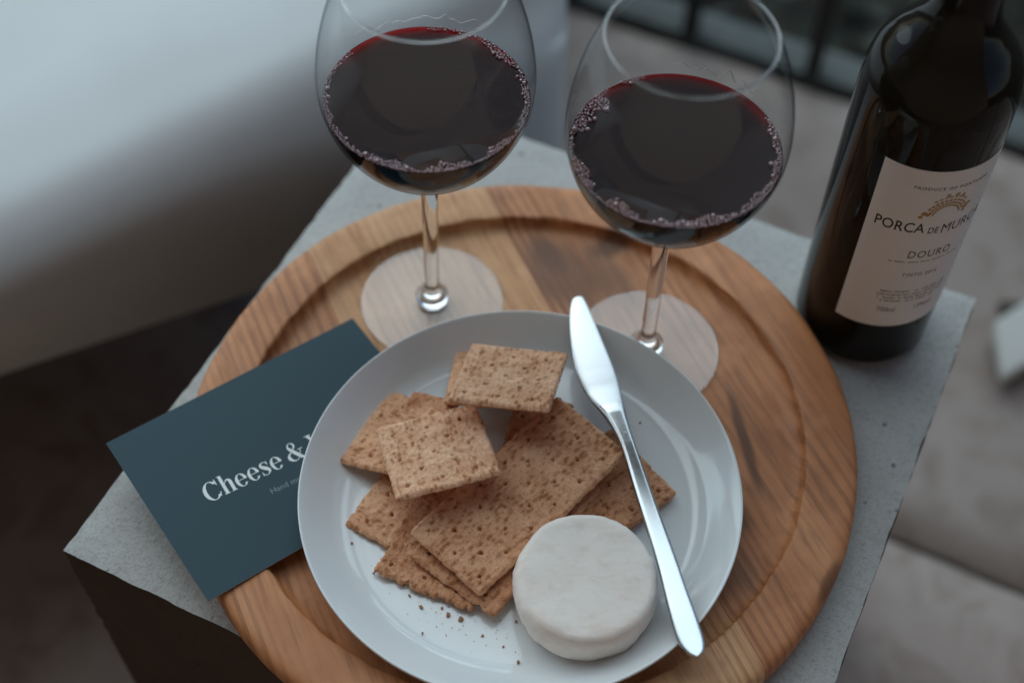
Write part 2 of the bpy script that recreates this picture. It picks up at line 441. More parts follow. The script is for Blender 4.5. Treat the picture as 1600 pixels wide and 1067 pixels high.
for i in range(3):
    bm = bmesh.new(); vv = [bm.verts.new(x) for x in V]
    for f in F: bm.faces.new([vv[t] for t in f])
    bmesh.ops.contextual_create(bm, geom=[e for e in bm.edges if e.is_boundary]) if any(e.is_boundary for e in bm.edges) else None
    for s, sgn in ((seams[i] + .00012, -1), (seams[i + 1] - .00012, 1)):
        if abs(s) > .2: continue
        r = bmesh.ops.bisect_plane(bm, geom=bm.verts[:] + bm.edges[:] + bm.faces[:], plane_co=pdir * s, plane_no=pdir * sgn, clear_outer=True)
        ed = [e for e in r['geom_cut'] if isinstance(e, bmesh.types.BMEdge)]
        bmesh.ops.contextual_create(bm, geom=ed)
    bmesh.ops.recalc_face_normals(bm, faces=bm.faces)
    from_bm('plank', bm, pm[i], bd, auto=50)

# ------------------------------------------------------------------ card
A = Vector((-.2087, .3772, .0258)); B = Vector((-.0893, .4664, .0173)); C = Vector((-.1427, .2901, .0223))
cu = (B - A).normalized(); cn = cu.cross((C - A)).normalized()
cn = -cn if cn.z < 0 else cn
cv = cu.cross(cn).normalized(); cv = cv if cv.dot(C - A) > 0 else -cv
card_m = M('card'); v = card_m.coord('Object')
card_m.set(Base_Color=card_m.mix(card_m.noise(v, 900, 2), (.026, .056, .072), (.032, .065, .083)), Roughness=.6); card_m.p.inputs['Specular IOR Level'].default_value = .25
card_e = plain('card_edge', (.40, .40, .38), .8)
bm = box_bm(0, .1493, 0, .1075, -.0004, 0)
me = bpy.data.meshes.new('card'); bm.normal_update()
for f in bm.faces: f.material_index = 0 if abs(f.normal.z) > .5 else 1
bm.to_mesh(me); bm.free(); me.materials.append(card_m.m); me.materials.append(card_e)
card = link('printed_card', me)
card.matrix_world = Matrix(((cu.x, cv.x, cn.x, A.x), (cu.y, cv.y, cn.y, A.y), (cu.z, cv.z, cn.z, A.z + .0005), (0, 0, 0, 1)))
tag(card, 'dark teal printed card with white serif lettering tucked under the plate', 'card')
# lettering drawn glyph by glyph: high contrast serif; unit = x-height, y up
def ring_arc(cx, cy_, rx, ry, tx, ty, a0, a1, n=26):
    V, F = [], []
    for i in range(n + 1):
        a = R_(a0 + (a1 - a0) * i / n); c, s = math.cos(a), math.sin(a)
        V += [(cx + rx * c, cy_ + ry * s), (cx + (rx - tx) * c, cy_ + (ry - ty) * s)]
    for i in range(n): F.append((2 * i, 2 * i + 1, 2 * i + 3, 2 * i + 2))
    return V, F
def rect(x0, y0, x1, y1): return [(x0, y0), (x1, y0), (x1, y1), (x0, y1)], [(0, 1, 2, 3)]
def tri(*p): return list(p), [tuple(range(len(p)))]
def stroke(pts, n=7):
    P = spline([(x, y, w_) for x, y, w_ in pts], n); V, F = [], []
    for i, (x, y, w_) in enumerate(P):
        x0, y0, _ = P[max(i - 1, 0)]; x1, y1, _ = P[min(i + 1, len(P) - 1)]
        d = math.hypot(x1 - x0, y1 - y0) or 1; nx, ny = -(y1 - y0) / d, (x1 - x0) / d
        V += [(x + nx * w_ / 2, y + ny * w_ / 2), (x - nx * w_ / 2, y - ny * w_ / 2)]
    for i in range(len(P) - 1): F.append((2 * i, 2 * i + 1, 2 * i + 3, 2 * i + 2))
    return V, F
def join(*parts):
    V, F = [], []
    for (v_, f_) in parts:
        b_ = len(V); V += v_; F += [tuple(t + b_ for t in f) for f in f_]
    return V, F
SF = .055
def g_C():
    return join(ring_arc(.66, .70, .62, .74, .27, .05, 38, 322, 40), tri((1.10, 1.44), (1.16, 1.44), (1.18, .98), (1.13, .98), (1.04, 1.2)), tri((1.10, .06), (1.2, .40), (1.15, .40), (1.0, .14))), 1.30
def g_h():
    return join(rect(.10, 0, .34, 1.50), tri((.02, 1.50), (.10, 1.50), (.10, 1.44), (.02, 1.47)), rect(.02, 0, .42, SF), stroke([(.34, .78, .04), (.50, .97, .07), (.66, .99, .14), (.76, .84, .23), (.77, .6, .24), (.77, .0, .24)]), rect(.57, 0, .97, SF)), 1.02
def g_e():
    return join(ring_arc(.46, .49, .43, .52, .22, .045, 0, 325, 40), rect(.20, .50, .87, .55), ring_arc(.46, .52, .43, .49, .17, .05, 0, 60, 12)), .94
def g_s():
    return join(stroke([(.66, .80, .05), (.56, .95, .05), (.38, .99, .06), (.20, .88, .15), (.20, .72, .22), (.40, .53, .27), (.60, .34, .24), (.62, .18, .15), (.44, .02, .06), (.24, .02, .05), (.10, .20, .05)]), tri((.64, 1.0), (.70, 1.0), (.70, .70), (.66, .70)), tri((.06, 0), (.12, 0), (.10, .32), (.06, .32))), .80
def g_amp():
    return join(stroke([(1.36, .18, .06), (1.2, .06, .12), (1.02, .12, .24), (.80, .44, .28), (.56, .84, .26), (.42, 1.10, .17), (.48, 1.34, .08), (.66, 1.42, .05), (.84, 1.30, .12), (.86, 1.10, .14), (.70, .90, .07), (.46, .74, .06), (.20, .54, .16), (.16, .32, .25), (.30, .10, .15), (.56, .01, .06), (.82, .14, .05), (1.04, .42, .05), (1.16, .72, .05)]), rect(.98, .72, 1.36, .72 + SF)), 1.46
def g_W():
    return join(tri((.10, 1.4), (.36, 1.4), (.74, 0), (.66, 0)), tri((.66, 0), (.74, 0), (1.0, 1.0), (.95, 1.0)), rect(-.02, 1.35, .5, 1.4)), 1.3
def place(run, h, adv=.0):
    x = 0; V, F = [], []
    for gfn in run:
        if gfn is None: x += .36; continue
        (v_, f_), wd = gfn(); b_ = len(V)
        V += [(x + a_, y_) for a_, y_ in v_]; F += [tuple(t + b_ for t in f) for f in f_]; x += wd + adv
    return [(a_ * h, y_ * h) for a_, y_ in V], F
def on_card(name, V2, F2, u0, v0, ang, z, mat):
    ca, sa = math.cos(ang), math.sin(ang)
    V3 = [(u0 + x * ca + y * sa, v0 + x * sa - y * ca, z) for x, y in V2]
    me = bpy.data.meshes.new(name); me.from_pydata(V3, [], F2); me.update()
    # faces up
    bm = bmesh.new(); bm.from_mesh(me)
    bm.normal_update()
    for f in bm.faces:
        if f.normal.z < 0: f.normal_flip()
    bm.to_mesh(me); bm.free()
    return link(name, me, card, mat)
ink_w = plain('white_ink', (.80, .82, .80), .6)
ink_g = plain('grey_ink', (.22, .27, .29), .6)
V2, F2 = place([g_C, g_h, g_e, g_e, g_s, g_e, None, g_amp, None, g_W], .0078, .03)
V2 = [(x * .915, y) for x, y in V2]
# each stroke piece a hair above the one before, so overlapping strokes never share a plane
def stagger(o, step=.0000025):
    me = o.data; n = len(me.vertices); seen = {}
    bm = bmesh.new(); bm.from_mesh(me); bm.verts.ensure_lookup_table()
    k_ = 0; done = set()
    for vx in bm.verts:
        if vx.index in done: continue
        st_ = [vx]; done.add(vx.index); comp = []
        while st_:
            a_ = st_.pop(); comp.append(a_)
            for e in a_.link_edges:
                b_ = e.other_vert(a_)
                if b_.index not in done: done.add(b_.index); st_.append(b_)
        for a_ in comp: a_.co.z += (k_ % 12) * step
        k_ += 1
    bm.to_mesh(me); bm.free()
o = on_card('title_lettering', V2, F2, .0262, .0600, .055, .00006, ink_w); stagger(o)
def text_mesh(body, size, spacing=1.0, offset=0.):
    cu_ = bpy.data.curves.new('txt', 'FONT'); cu_.body = body; cu_.size = size; cu_.space_character = spacing
    cu_.resolution_u = 3; cu_.offset = offset
    ob = bpy.data.objects.new('txt', cu_); COL.objects.link(ob)
    dg = bpy.context.evaluated_depsgraph_get(); me = bpy.data.meshes.new_from_object(ob.evaluated_get(dg))
    bpy.data.objects.remove(ob); bpy.data.curves.remove(cu_)
    V = [(vx.co.x, vx.co.y) for vx in me.vertices]; F = [tuple(p.vertices) for p in me.polygons]
    bpy.data.meshes.remove(me)
    return V, F
V2, F2 = text_mesh('Hand made', .0046)
on_card('small_lettering', V2, F2, .0552, .0730, .07, .00008, ink_g)

# ------------------------------------------------------------------ plate
pla_m = M('glazed_china'); pla_m.set(Base_Color=(.78, .79, .79), Roughness=.13); pla_m.p.inputs['Coat Weight'].default_value = .6; pla_m.p.inputs['Coat Roughness'].default_value = .05
v = pla_m.coord('Object'); pla_m.bump(pla_m.noise(v, 55, 2), .04, .001)
PC = Vector((.0053, .3497, 0))
top = spline([(.0005, .0178), (.04, .0178), (.072, .0180), (.083, .0184), (.0888, .0196), (.0945, .0222), (.101, .0272), (.1066, .0322), (.1093, .0346)], 6)
rim = spline([(.1093, .0346), (.1102, .0352), (.1107, .0350), (.1109, .0342), (.1104, .0330)], 4)
bot = spline([(.1104, .0330), (.105, .0272), (.098, .0212), (.090, .0168), (.080, .0150), (.066, .0148), (.064, .0131), (.061, .0131), (.059, .0146), (.0005, .0146)], 6)
plate = lathe('plate', top + rim[1:] + bot[1:], pla_m.m, None, 160); plate.location = PC
tag(plate, 'round white glazed plate of crackers and cheese on the wooden board', 'plate')

# ------------------------------------------------------------------ crackers
def cracker_mat(name, seed, pale, brown):
    m = M(name)
    v = m.coord('Object', loc=(seed, seed * 1.7, 0)); raw = m.n('TexCoord').outputs['Object']
    st_ = m.n('Mapping'); st_.inputs['Scale'].default_value = (1.0, .48, 1); m.l(v, st_.inputs[0])
    # toasted spots in loose rows
    vo = m.n('TexVoronoi', feature='SMOOTH_F1'); vo.inputs['Scale'].default_value = 400; vo.inputs['Randomness'].default_value = .8; vo.inputs['Smoothness'].default_value = .5; m.l(st_.outputs[0], vo.inputs['Vector'])
    big = m.noise(v, 70, 3, .55); mid = m.noise(v, 330, 4, .65); fine = m.noise(v, 1300, 3, .6)
    spot = m.ramp(vo.outputs['Distance'], [(.22, 1), (.55, 0)])
    amt = m.math('MULTIPLY', spot, m.ramp(m.math('MULTIPLY_ADD', mid, .7, m.math('MULTIPLY', big, .5)), [(.50, 0), (.66, 1)]))
    base = m.mix(m.ramp(big, [(.35, 0), (.68, 1)]), pale, tuple(a * .45 + b * .55 for a, b in zip(pale, brown)))
    base = m.mix(m.math('MULTIPLY', m.ramp(mid, [(.46, 0), (.68, 1)]), .38), base, brown)
    col = m.mix(m.math('MULTIPLY', amt, .9), base, tuple(b * .72 for b in brown))
    speck = m.ramp(fine, [(.60, 0), (.68, 1)])
    col = m.mix(m.math('MULTIPLY', speck, .55), col, (.11, .05, .025))
    pale_s = m.ramp(m.noise(v, 900, 2, .6), [(.58, 0), (.7, 1)])
    col = m.mix(m.math('MULTIPLY', pale_s, .5), col, tuple(min(1, a * 1.18) for a in pale))
    m.set(Base_Color=col, Roughness=.9); m.p.inputs['Specular IOR Level'].default_value = .15
    m.bump(m.math('ADD', m.math('MULTIPLY', mid, .9), m.math('MULTIPLY', fine, .5)), .9, .0009)
    return m.m
CM = [cracker_mat('cracker_light', .3, (.95, .57, .37), (.52, .195, .080)), cracker_mat('cracker_tan', .9, (.85, .48, .29), (.48, .175, .070)),
      cracker_mat('cracker_brown', 1.7, (.75, .39, .225), (.42, .145, .056))]
def cracker(c, e, n, L1, L2, mat, label, seed, ragged=0., th=.0037, phase=(0, 0)):
    """c: centre of the upper face, e: direction of the L1 side, n: face normal"""
    e = Vector(e); n = Vector(n).normalized(); e = (e - n * e.dot(n)).normalized(); f = n.cross(e)
    step = .00062; nx, ny = int(L1 / step), int(L2 / step)
    H = []
    per = .0176
    for i in range(-1, int(L1 / per) + 2):
        for j in range(-1, int(L2 / per) + 2):
            for (ox, oy) in ((0, 0), (.5, .5)):
                x = -L1 / 2 + .0072 + (i + ox) * per + phase[0]; y = -L2 / 2 + .0072 + (j + oy) * per + phase[1]
                if abs(x) < L1 / 2 - .004 and abs(y) < L2 / 2 - .004: H.append((x + random.uniform(-.0004, .0004), y + random.uniform(-.0004, .0004), random.uniform(.00050, .00072)))
    sd_ = seed * 13.7
    bend = random.uniform(-.0010, .0012)
    def pos(i, j, topf):
        x = (i / nx - .5) * L1; y = (j / ny - .5) * L2
        dx = L1 / 2 - abs(x); dy = L2 / 2 - abs(y); d = min(dx, dy)
        k_ = max(0, 1 - d / .004)
        # rounded corner and uneven outline
        cr_ = .0022; ex, ey = max(0, cr_ - dx), max(0, cr_ - dy); el = math.hypot(ex, ey)
        if ex > 0 and ey > 0 and el > cr_:
            s_ = (el - cr_) / el; x -= math.copysign(ex * s_, x); y -= math.copysign(ey * s_, y)
        if k_ > 0:
            wv = nz((x + sd_, y, 0), 130, 3) * .0006 + nz((x, y + sd_, 0), 420, 2) * .0005
            rg = 0
            if ragged: rg = max(0, nz((x * 1. + sd_, y, 2), 160, 4) + .12) * ragged
            if dx <= dy: x -= math.copysign((wv + (rg if x < 0 else rg * .3)) * k_, x)
            else: y -= math.copysign((wv + (rg if y < 0 else rg * .3)) * k_, y)
        z = bend * ((x / .026) ** 2 - (y / .04) ** 2)
        if topf:
            z += nz((x + sd_, y, 0), 230, 3) * .00042 + nz((x * 1.9 + sd_, y * .7, 3), 420, 2) * .00030
            rr_ = max(0, 1 - d / .0016); z -= rr_ * rr_ * .0011
            for (hx, hy, hr) in H:
                q = (x - hx) ** 2 + (y - hy) ** 2
                if q < (hr * 1.9) ** 2:
                    z -= .0036 * max(0, 1 - q / (hr * 1.5) ** 2) ** .5 + .0004 * math.exp(-q / hr / hr)
        else:
            rr_ = max(0, 1 - d / .0016); z += -th + rr_ * rr_ * .0012 + nz((x, y + sd_, 4), 200, 2) * .0003
        return Vector((x, y, z))
    V, F = [], []
    idx = lambda i, j: i * (ny + 1) + j
    for i in range(nx + 1):
        for j in range(ny + 1): V.append(pos(i, j, True))
    ox = len(V); sx = 4
    for i in range(0, nx + 1):
        for j in range(0, ny + 1): pass
    for i in range(nx):
        for j in range(ny): F.append((idx(i, j), idx(i + 1, j), idx(i + 1, j + 1), idx(i, j + 1)))
    # rim loop down through a mid loop to the underside
    loop = [(i, 0) for i in range(nx)] + [(nx, j) for j in range(ny)] + [(i, ny) for i in range(nx, 0, -1)] + [(0, j) for j in range(ny, 0, -1)]
    prev = [idx(*ij) for ij in loop]
    for lev in (.3, .65, 1.):
        cur = []
        for (i, j) in loop:
            a_ = pos(i, j, True); b_ = pos(i, j, False); p = a_.lerp(b_, lev)
            if lev < 1:
                o_ = Vector((a_.x, a_.y, 0)); q_ = nz((a_.x * 1 + sd_, a_.y, lev * 9), 380, 3) * .0005 + .00035
                if abs(a_.x) / L1 > abs(a_.y) / L2: p.x += math.copysign(q_, a_.x)
                else: p.y += math.copysign(q_, a_.y)
            V.append(p); cur.append(len(V) - 1)
        m_ = len(loop)
        for t in range(m_): F.append((prev[t], prev[(t + 1) % m_], cur[(t + 1) % m_], cur[t]))
        prev = cur
    cb = len(V); V.append(Vector((0, 0, -th)))
    m_ = len(loop)
    for t in range(m_): F.append((prev[t], prev[(t + 1) % m_], cb))
    o = mesh('cracker', V, F, mat)
    o.matrix_world = Matrix(((e.x, f.x, n.x, c[0]), (e.y, f.y, n.y, c[1]), (e.z, f.z, n.z, c[2]), (0, 0, 0, 1)))
    tag(o, label, 'cracker', 'wholemeal crackers heaped on the plate')
    return o
cracker((-.0012, .4062, .0517), (.9776, -.1799, .1095), (-.0408, .3483, .9365), .052, .052, CM[0], 'topmost pale cracker at the back of the heap, tilted up nearest the glasses', 1, .0004)
cracker((-.0366, .3646, .0459), (.9568, .2894, .029), (-.0921, .2071, .974), .053, .052, CM[0], 'square pale cracker with clear holes lying across the left of the heap', 2, .0003)
cracker((.005, .3476, .0345), (.7274, -.6861, -.0139), (-.0324, -.0546, .998), .0490, .1065, CM[1], 'large oblong cracker lying diagonally across the middle of the heap', 3, .0003)
cracker((-.0011, .3357, .0268), (.8016, -.5977, -.0155), (.0124, -.0093, .9999), .053, .090, CM[2], 'cracker just under the large oblong one, its long lower edge showing', 4, .0014)
cracker((-.0322, .3223, .0226), (.9244, -.3813, 0), (0, 0, 1), .053, .052, CM[2], 'ragged broken cracker at the front of the heap nearest the crumbs', 5, .0040)
cracker((-.0474, .3447, .0230), (.5035, .8638, .0162), (-.0414, .0053, .9991), .052, .052, CM[1], 'cracker with a ragged corner poking out at the far left, low in the heap', 6, .0030)
cracker((-.0596, .3855, .0292), (.4337, .897, -.0851), (-.2232, .1984, .9544), .052, .040, CM[1], 'cracker leaning at the back left of the heap behind the holed square one', 7, .0004)
cracker((-.0485, .3880, .0300), (.9132, -.4046, .0481), (-.20, .12, .9688), .028, .044, CM[2], 'cracker with only a thin corner showing beside the back left one', 8, .0006)
cracker((-.0128, .4195, .0312), (.1014, .9496, -.2965), (-.0479, .3024, .952), .046, .040, CM[1], 'cracker peeping out at the left beneath the topmost tilted cracker', 9, .0006)
cracker((.0142, .3910, .0262), (.2215, .9749, -.0225), (.0237, .0177, .9996), .040, .030, CM[2], 'cracker in the dark gap between the two pale top crackers', 10, .0004)
cracker((.0493, .3573, .0241), (-.6361, .7713, .0203), (.0129, -.0156, .9998), .050, .052, CM[2], 'cracker sticking out at the right under the knife handle', 11, .0004)

# ------------------------------------------------------------------ cheese
ch_m = M('cheese_rind'); v = ch_m.coord('Object')
a = ch_m.noise(v, 40, 3); b = ch_m.noise(v, 120, 5, .65); 
vs2 = ch_m.n('Mapping'); vs2.inputs['Scale'].default_value = (.35, 1, 1); ch_m.l(v, vs2.inputs[0])
c = ch_m.noise(vs2.outputs[0], 500, 3, .6)
col = ch_m.mix(ch_m.ramp(a, [(.4, 0), (.7, 1)]), (.93, .835, .765), (.89, .77, .69))
sep = ch_m.n('SeparateXYZ'); ch_m.l(v, sep.inputs[0])
col = ch_m.mix(ch_m.math('MULTIPLY', ch_m.ramp(b, [(.52, 0), (.70, 1)]), .42), col, (.76, .61, .50))
ch_m.set(Base_Color=col, Roughness=.75); ch_m.p.inputs['Subsurface Weight'].default_value = .25; ch_m.p.inputs['Subsurface Radius'].default_value = (.004, .003, .002); ch_m.p.inputs['Subsurface Scale'].default_value = .6
ch_m.bump(ch_m.math('ADD', ch_m.math('MULTIPLY', b, .8), ch_m.math('MULTIPLY', c, .6)), .35, .0008)
CH = Vector((.0371, .2980, .0183))
cpf = spline([(.0005, .0002), (.020, .0002), (.0305, .0003), (.0330, .0020), (.0342, .0050), (.0347, .0100), (.0347, .0150), (.0345, .0186), (.0338, .0215), (.0322, .0234), (.0292, .0243), (.020, .0245), (.010, .0246), (.0005, .0246)], 6)
V, F = lathe_data(cpf, 120)
V2 = []
for (x, y, z) in V:
    a = math.atan2(y, x); r = math.hypot(x, y); d = Vector((math.cos(a), math.sin(a), z * 30))
    k_ = max(0, min(1, (r - .020) / .013))
    s = 1 + k_ * (nz(d, 1.3) * .022 + nz(d, 4.5) * .012 + nz((x, y, z), 260) * .004)
    dz = nz((x, y, 0), 38) * .00028 + nz((x, y * 2.2, 0), 170) * .00012
    if z > .015: dz += nz((x, y, 3), 60) * .0009 * k_
    V2.append((x * s, y * s, max(.0002, z + (dz if z > .012 else 0))))
ch = mesh('cheese', V2, F, ch_m.m); ch.location = CH
tag(ch, 'small round white soft cheese beside the knife on the plate', 'cheese')

# ------------------------------------------------------------------ crumbs
crm = [CM[1], CM[2]]
def crumb_mesh(seed):
    bm = bmesh.new(); bmesh.ops.create_icosphere(bm, subdivisions=2, radius=1)
    for vx in bm.verts: vx.co *= 1 + nz(vx.co + Vector((seed * 3.1, 0, 0)), 1.6, 3) * .55
    for vx in bm.verts: vx.co.z = vx.co.z * .7 + .55
    me = bpy.data.meshes.new('crumb'); bm.to_mesh(me); bm.free(); me.materials.append(crm[seed % 2]); return me
cms = [crumb_mesh(i) for i in range(4)]
rr = random.Random(21)
bigs = [(-.029, .288, .0019), (-.0227, .2857, .0020), (-.0421, .2918, .0017), (.0052, .2639, .0014), (-.0783, .3252, .0012), (.0001, .3105, .0014), (-.0481, .2978, .0012), (.0685, .3996, .0011), (.0754, .3223, .0012), (-.0408, .2778, .0011),
        (-.0035, .293, .0013), (-.012, .2775, .0009), (-.032, .2915, .0012), (-.0515, .3035, .0010), (-.0665, .3095, .0009), (-.002, .272, .0011), (.004, .285, .0012), (-.018, .2925, .0009)]
for i, (x, y, r) in enumerate(bigs):
    o = link('crumb', cms[i % 4]); o.location = (x, y, .0181); 
    rp = math.hypot(x - PC.x, y - PC.y)
    o.location.z = .0182 if rp < .083 else .0192
    o.scale = (r * rr.uniform(.5, .85), r * rr.uniform(.45, .7), r * rr.uniform(.35, .6)); o.rotation_euler.z = rr.uniform(0, 6)
    lab = {0: 'largest dark cracker crumb in front of the ragged cracker', 1: 'second largest crumb, right of the largest one near the cheese', 3: 'crumb lying alone on the plate in front of the cheese', 7: 'crumb on the right side of the plate above the cracker tip', 8: 'tiny crumb on the plate just right of the knife handle'}.get(i)
    tag(o, lab or 'small brown cracker crumb scattered on the white plate', 'crumb', 'crumbs on the plate')
V, F = [], []
def dust(x, y, z, s):
    b_ = len(V)
    for d in ((1, 0, 0), (-.5, .87, 0), (-.5, -.87, 0), (0, 0, 1.1)): V.append((x + d[0] * s * rr.uniform(.6, 1.3), y + d[1] * s * rr.uniform(.6, 1.3), z + d[2] * s))
    F.extend([(b_, b_ + 1, b_ + 3), (b_ + 1, b_ + 2, b_ + 3), (b_ + 2, b_, b_ + 3)])
for _ in range(130):
    if rr.random() < .75: x, y = rr.gauss(-.022, .024), rr.gauss(.284, .010)
    else: x, y = rr.gauss(-.068, .010), rr.gauss(.325, .02)
    if math.hypot(x - PC.x, y - PC.y) > .086 or (Vector((x, y)) - Vector((CH.x, CH.y))).length < .0375: continue
    dust(x, y, .0182, rr.uniform(.00018, .0005))
o = mesh('crumb_dust', V, F, CM[2], smooth=False); tag(o, 'fine scatter of cracker crumb dust on the white plate', 'crumb dust', kind='stuff')
V, F = [], []
for (dx, dy) in ((-.003, .021), (.004, .019), (-.010, .008), (-.011, .003), (.009, .010), (-.004, -.015), (-.019, -.012), (.002, .005), (.015, .011)):
    dust(CH.x + dx, CH.y + dy, CH.z + .0247, rr.uniform(.0002, .0004))
mesh('rind_specks', V, F, CM[2], ch, smooth=False)['kind'] = 'stuff'

# ------------------------------------------------------------------ knife
st_m = M('brushed_steel'); v = st_m.coord('Object')
vs3 = st_m.n('Mapping'); vs3.inputs['Scale'].default_value = (1, 6, 1); st_m.l(v, vs3.inputs[0])
st_m.set(Base_Color=(.62, .63, .64), Metallic=1., Roughness=st_m.math('MULTIPLY_ADD', st_m.noise(vs3.outputs[0], 220, 3), .10, .20))
sat_m = M('satin_steel'); v = sat_m.coord('Object'); sat_m.set(Base_Color=(.62, .63, .64), Metallic=1., Roughness=sat_m.math('MULTIPLY_ADD', sat_m.noise(v, 600, 2), .08, .30))
for mm_ in (st_m, sat_m):
    vv_ = mm_.coord('Object', scale=(1, .12, 1), rot=(0, 0, R_(20))); mm_.bump(mm_.noise(vv_, 900, 3, .7), .035, .0004)
K0 = Vector((.0358, .4699, 0)); kd = Vector((.2288, -.9735, 0)).normalized(); kl = Vector((.9735, .2288, 0)).normalized()   # kl: picture right
prof_k = [(0.0008, -.0024, .0016), (0.002, -.0036, .0025), (0.006, -.0055, .0033), (0.012, -.0074, .0039), (0.02, -.0094, .0046), (0.03, -.0112, .0053), (0.04, -.0125, .006), (0.05, -.0132, .0066), (0.058, -.0129, .0068), (0.064, -.0118, .0066), (0.07, -.0102, .0061), (0.076, -.0080, .0055), (0.084, -.0054, .0048), (0.092, -.0037, .0044), (0.1, -.0030, .0044), (0.11, -.0029, .0046), (0.125, -.0032, .005), (0.14, -.0032, .0056), (0.155, -.0031, .0063), (0.17, -.0033, .0068), (0.185, -.0041, .0071), (0.198, -.0047, .0076), (0.206, -.0047, .0077), (0.211, -.0038, .0073), (.2145, -.0018, .0058), (.2162, .0008, .0030)]
prof_k = spline(prof_k, 14)
def thick(s):      # half thickness
    pts = [(0, .0004), (.05, .0007), (.064, .0011), (.08, .0024), (.1, .0028), (.14, .0024), (.18, .0021), (.217, .0016)]
    for (a_, b_), (c_, d_) in zip(pts, pts[1:]):
        if a_ <= s <= c_: return b_ + (d_ - b_) * (s - a_) / (c_ - a_)
    return .0016
def zmid(s):
    pts = [(0, .0366), (.06, .0368), (.08, .0382), (.12, .0392), (.19, .0384), (.217, .0378)]
    for (a_, b_), (c_, d_) in zip(pts, pts[1:]):
        if a_ <= s <= c_:
            t = (s - a_) / (c_ - a_); t = t * t * (3 - 2 * t); return b_ + (d_ - b_) * t
    return .0378
NS = 28; V = []; F = []
for (s, l_, r_) in prof_k:
    mid, hw = (l_ + r_) / 2, (r_ - l_) / 2; th = thick(s)
    flat = max(0, min(1, (s - .06) / .03))       # blade: lens section; handle: rounded
    for k_ in range(NS):
        t = 2 * math.pi * k_ / NS
        cx_, cz_ = math.cos(t), math.sin(t)
        pw = .62 - .12 * flat
        X = math.copysign(abs(cx_) ** pw, cx_) * hw; Z = math.copysign(abs(cz_) ** (1.0 - .58 * flat), cz_) * th
        if flat < 1: Z -= (1 - flat) * .0004 * max(0, -X / hw if hw else 0)
        if s < .056 and k_ in (NS // 2 - 1, NS // 2, NS // 2 + 1): X += .00022 * math.sin(s / .00135 * 2 * math.pi)
        p = K0 + kd * s + kl * (mid + X); V.append(Vector((p.x, p.y, zmid(s) + Z)))
nr = len(prof_k)
for i in range(nr - 1):
    for k_ in range(NS):
        l = (k_ + 1) % NS; F.append((i * NS + k_, i * NS + l, (i + 1) * NS + l, (i + 1) * NS + k_))
cut = next(i for i, p in enumerate(prof_k) if p[0] >= .074)
kc = K0 + kd * .108 + Vector((0, 0, .036))
knife = empty('butter_knife', kc); tag(knife, 'steel butter knife lying across the right of the plate beside the cheese', 'knife')
allm = mesh('tmp', [x - kc for x in V], F + [tuple(range(NS)), tuple((nr - 1) * NS + k_ for k_ in range(NS))], st_m.m)
nrm = [vx.normal.copy() for vx in allm.data.vertices]
bpy.data.objects.remove(allm)
for nm, a0, a1, mt in (('blade', 0, cut, sat_m.m), ('handle', cut, nr - 1, st_m.m)):
    vv = [x - kc for x in V[a0 * NS:(a1 + 1) * NS]]
    ff = [tuple(t - a0 * NS for t in f) for f in F if min(f) >= a0 * NS and max(f) < (a1 + 1) * NS]
    ff.append(tuple(range(NS)) if a0 == 0 else tuple((a1 - a0) * NS + k_ for k_ in range(NS)))
    o = mesh(nm, vv, ff, mt, knife)
    o.data.normals_split_custom_set_from_vertices([tuple(n_) for n_ in nrm[a0 * NS:(a1 + 1) * NS]])

# ------------------------------------------------------------------ wine glasses
def thin_glass(name, edge, haze=0., boost=1.):
    m = M(name); m.t.nodes.remove(m.p)
    tr = m.n('BsdfTransparent'); gl = m.n('BsdfGlossy'); gl.inputs['Roughness'].default_value = .02
    lw = m.n('LayerWeight'); lw.inputs['Blend'].default_value = .5
    f = m.ramp(lw.outputs['Facing'], [(.0, (.985, .985, .985)), (.55, (.96, .965, .965)), (.80, (.82, .83, .84)), (.92, edge), (1., tuple(e * .6 for e in edge))])
    m.l(f, tr.inputs[0])
    sch = m.math('MULTIPLY_ADD', m.math('POWER', lw.outputs['Facing'], 5.), .45, .06)   # both faces of the thin wall
    ff = m.math('MINIMUM', m.math('MULTIPLY', sch, boost), .75)
    mx = m.n('MixShader'); m.l(ff, mx.inputs[0]); m.l(tr.outputs[0], mx.inputs[1]); m.l(gl.outputs[0], mx.inputs[2])
    last = mx
    if haze:
        df = m.n('BsdfDiffuse'); df.inputs[0].default_value = (.78, .78, .80, 1)
        v = m.coord('Object'); h = m.ramp(m.noise(v, 45, 3, .6), [(.3, haze * .75), (.7, haze * 1.15)])
        m2 = m.n('MixShader'); m.l(h, m2.inputs[0]); m.l(mx.outputs[0], m2.inputs[1]); m.l(df.outputs[0], m2.inputs[2]); last = m2
    m.l(last.outputs[0], m.out.inputs['Surface'])
    return m.m
bowl_m = thin_glass('bowl_glass', (.34, .34, .35), 0, .9)
foot_m = thin_glass('foot_glass', (.6, .6, .6), .03, 2.0)
gl = M('solid_glass'); gl.set(Base_Color=(.97, .98, .98), Roughness=.01); gl.p.inputs['Transmission Weight'].default_value = 1; gl.p.inputs['IOR'].default_value = 1.5
wine_m = M('red_wine'); wine_m.set(Base_Color=(1, 1, 1), Roughness=0.); wine_m.p.inputs['Transmission Weight'].default_value = 1; wine_m.p.inputs['IOR'].default_value = 1.2; wine_m.p.inputs['Specular Tint'].default_value = (1, .62, .62, 1)
va = wine_m.n('VolumeAbsorption'); va.inputs['Color'].default_value = (.90, .02, .07, 1); va.inputs['Density'].default_value = 3600
wine_m.l(va.outputs[0], wine_m.out.inputs['Volume'])
bub = M('bubble'); bub.t.nodes.remove(bub.p)
tr = bub.n('BsdfTransparent'); tr.inputs[0].default_value = (.8, .5, .55, 1); gs = bub.n('BsdfGlossy'); gs.inputs['Roughness'].default_value = .04
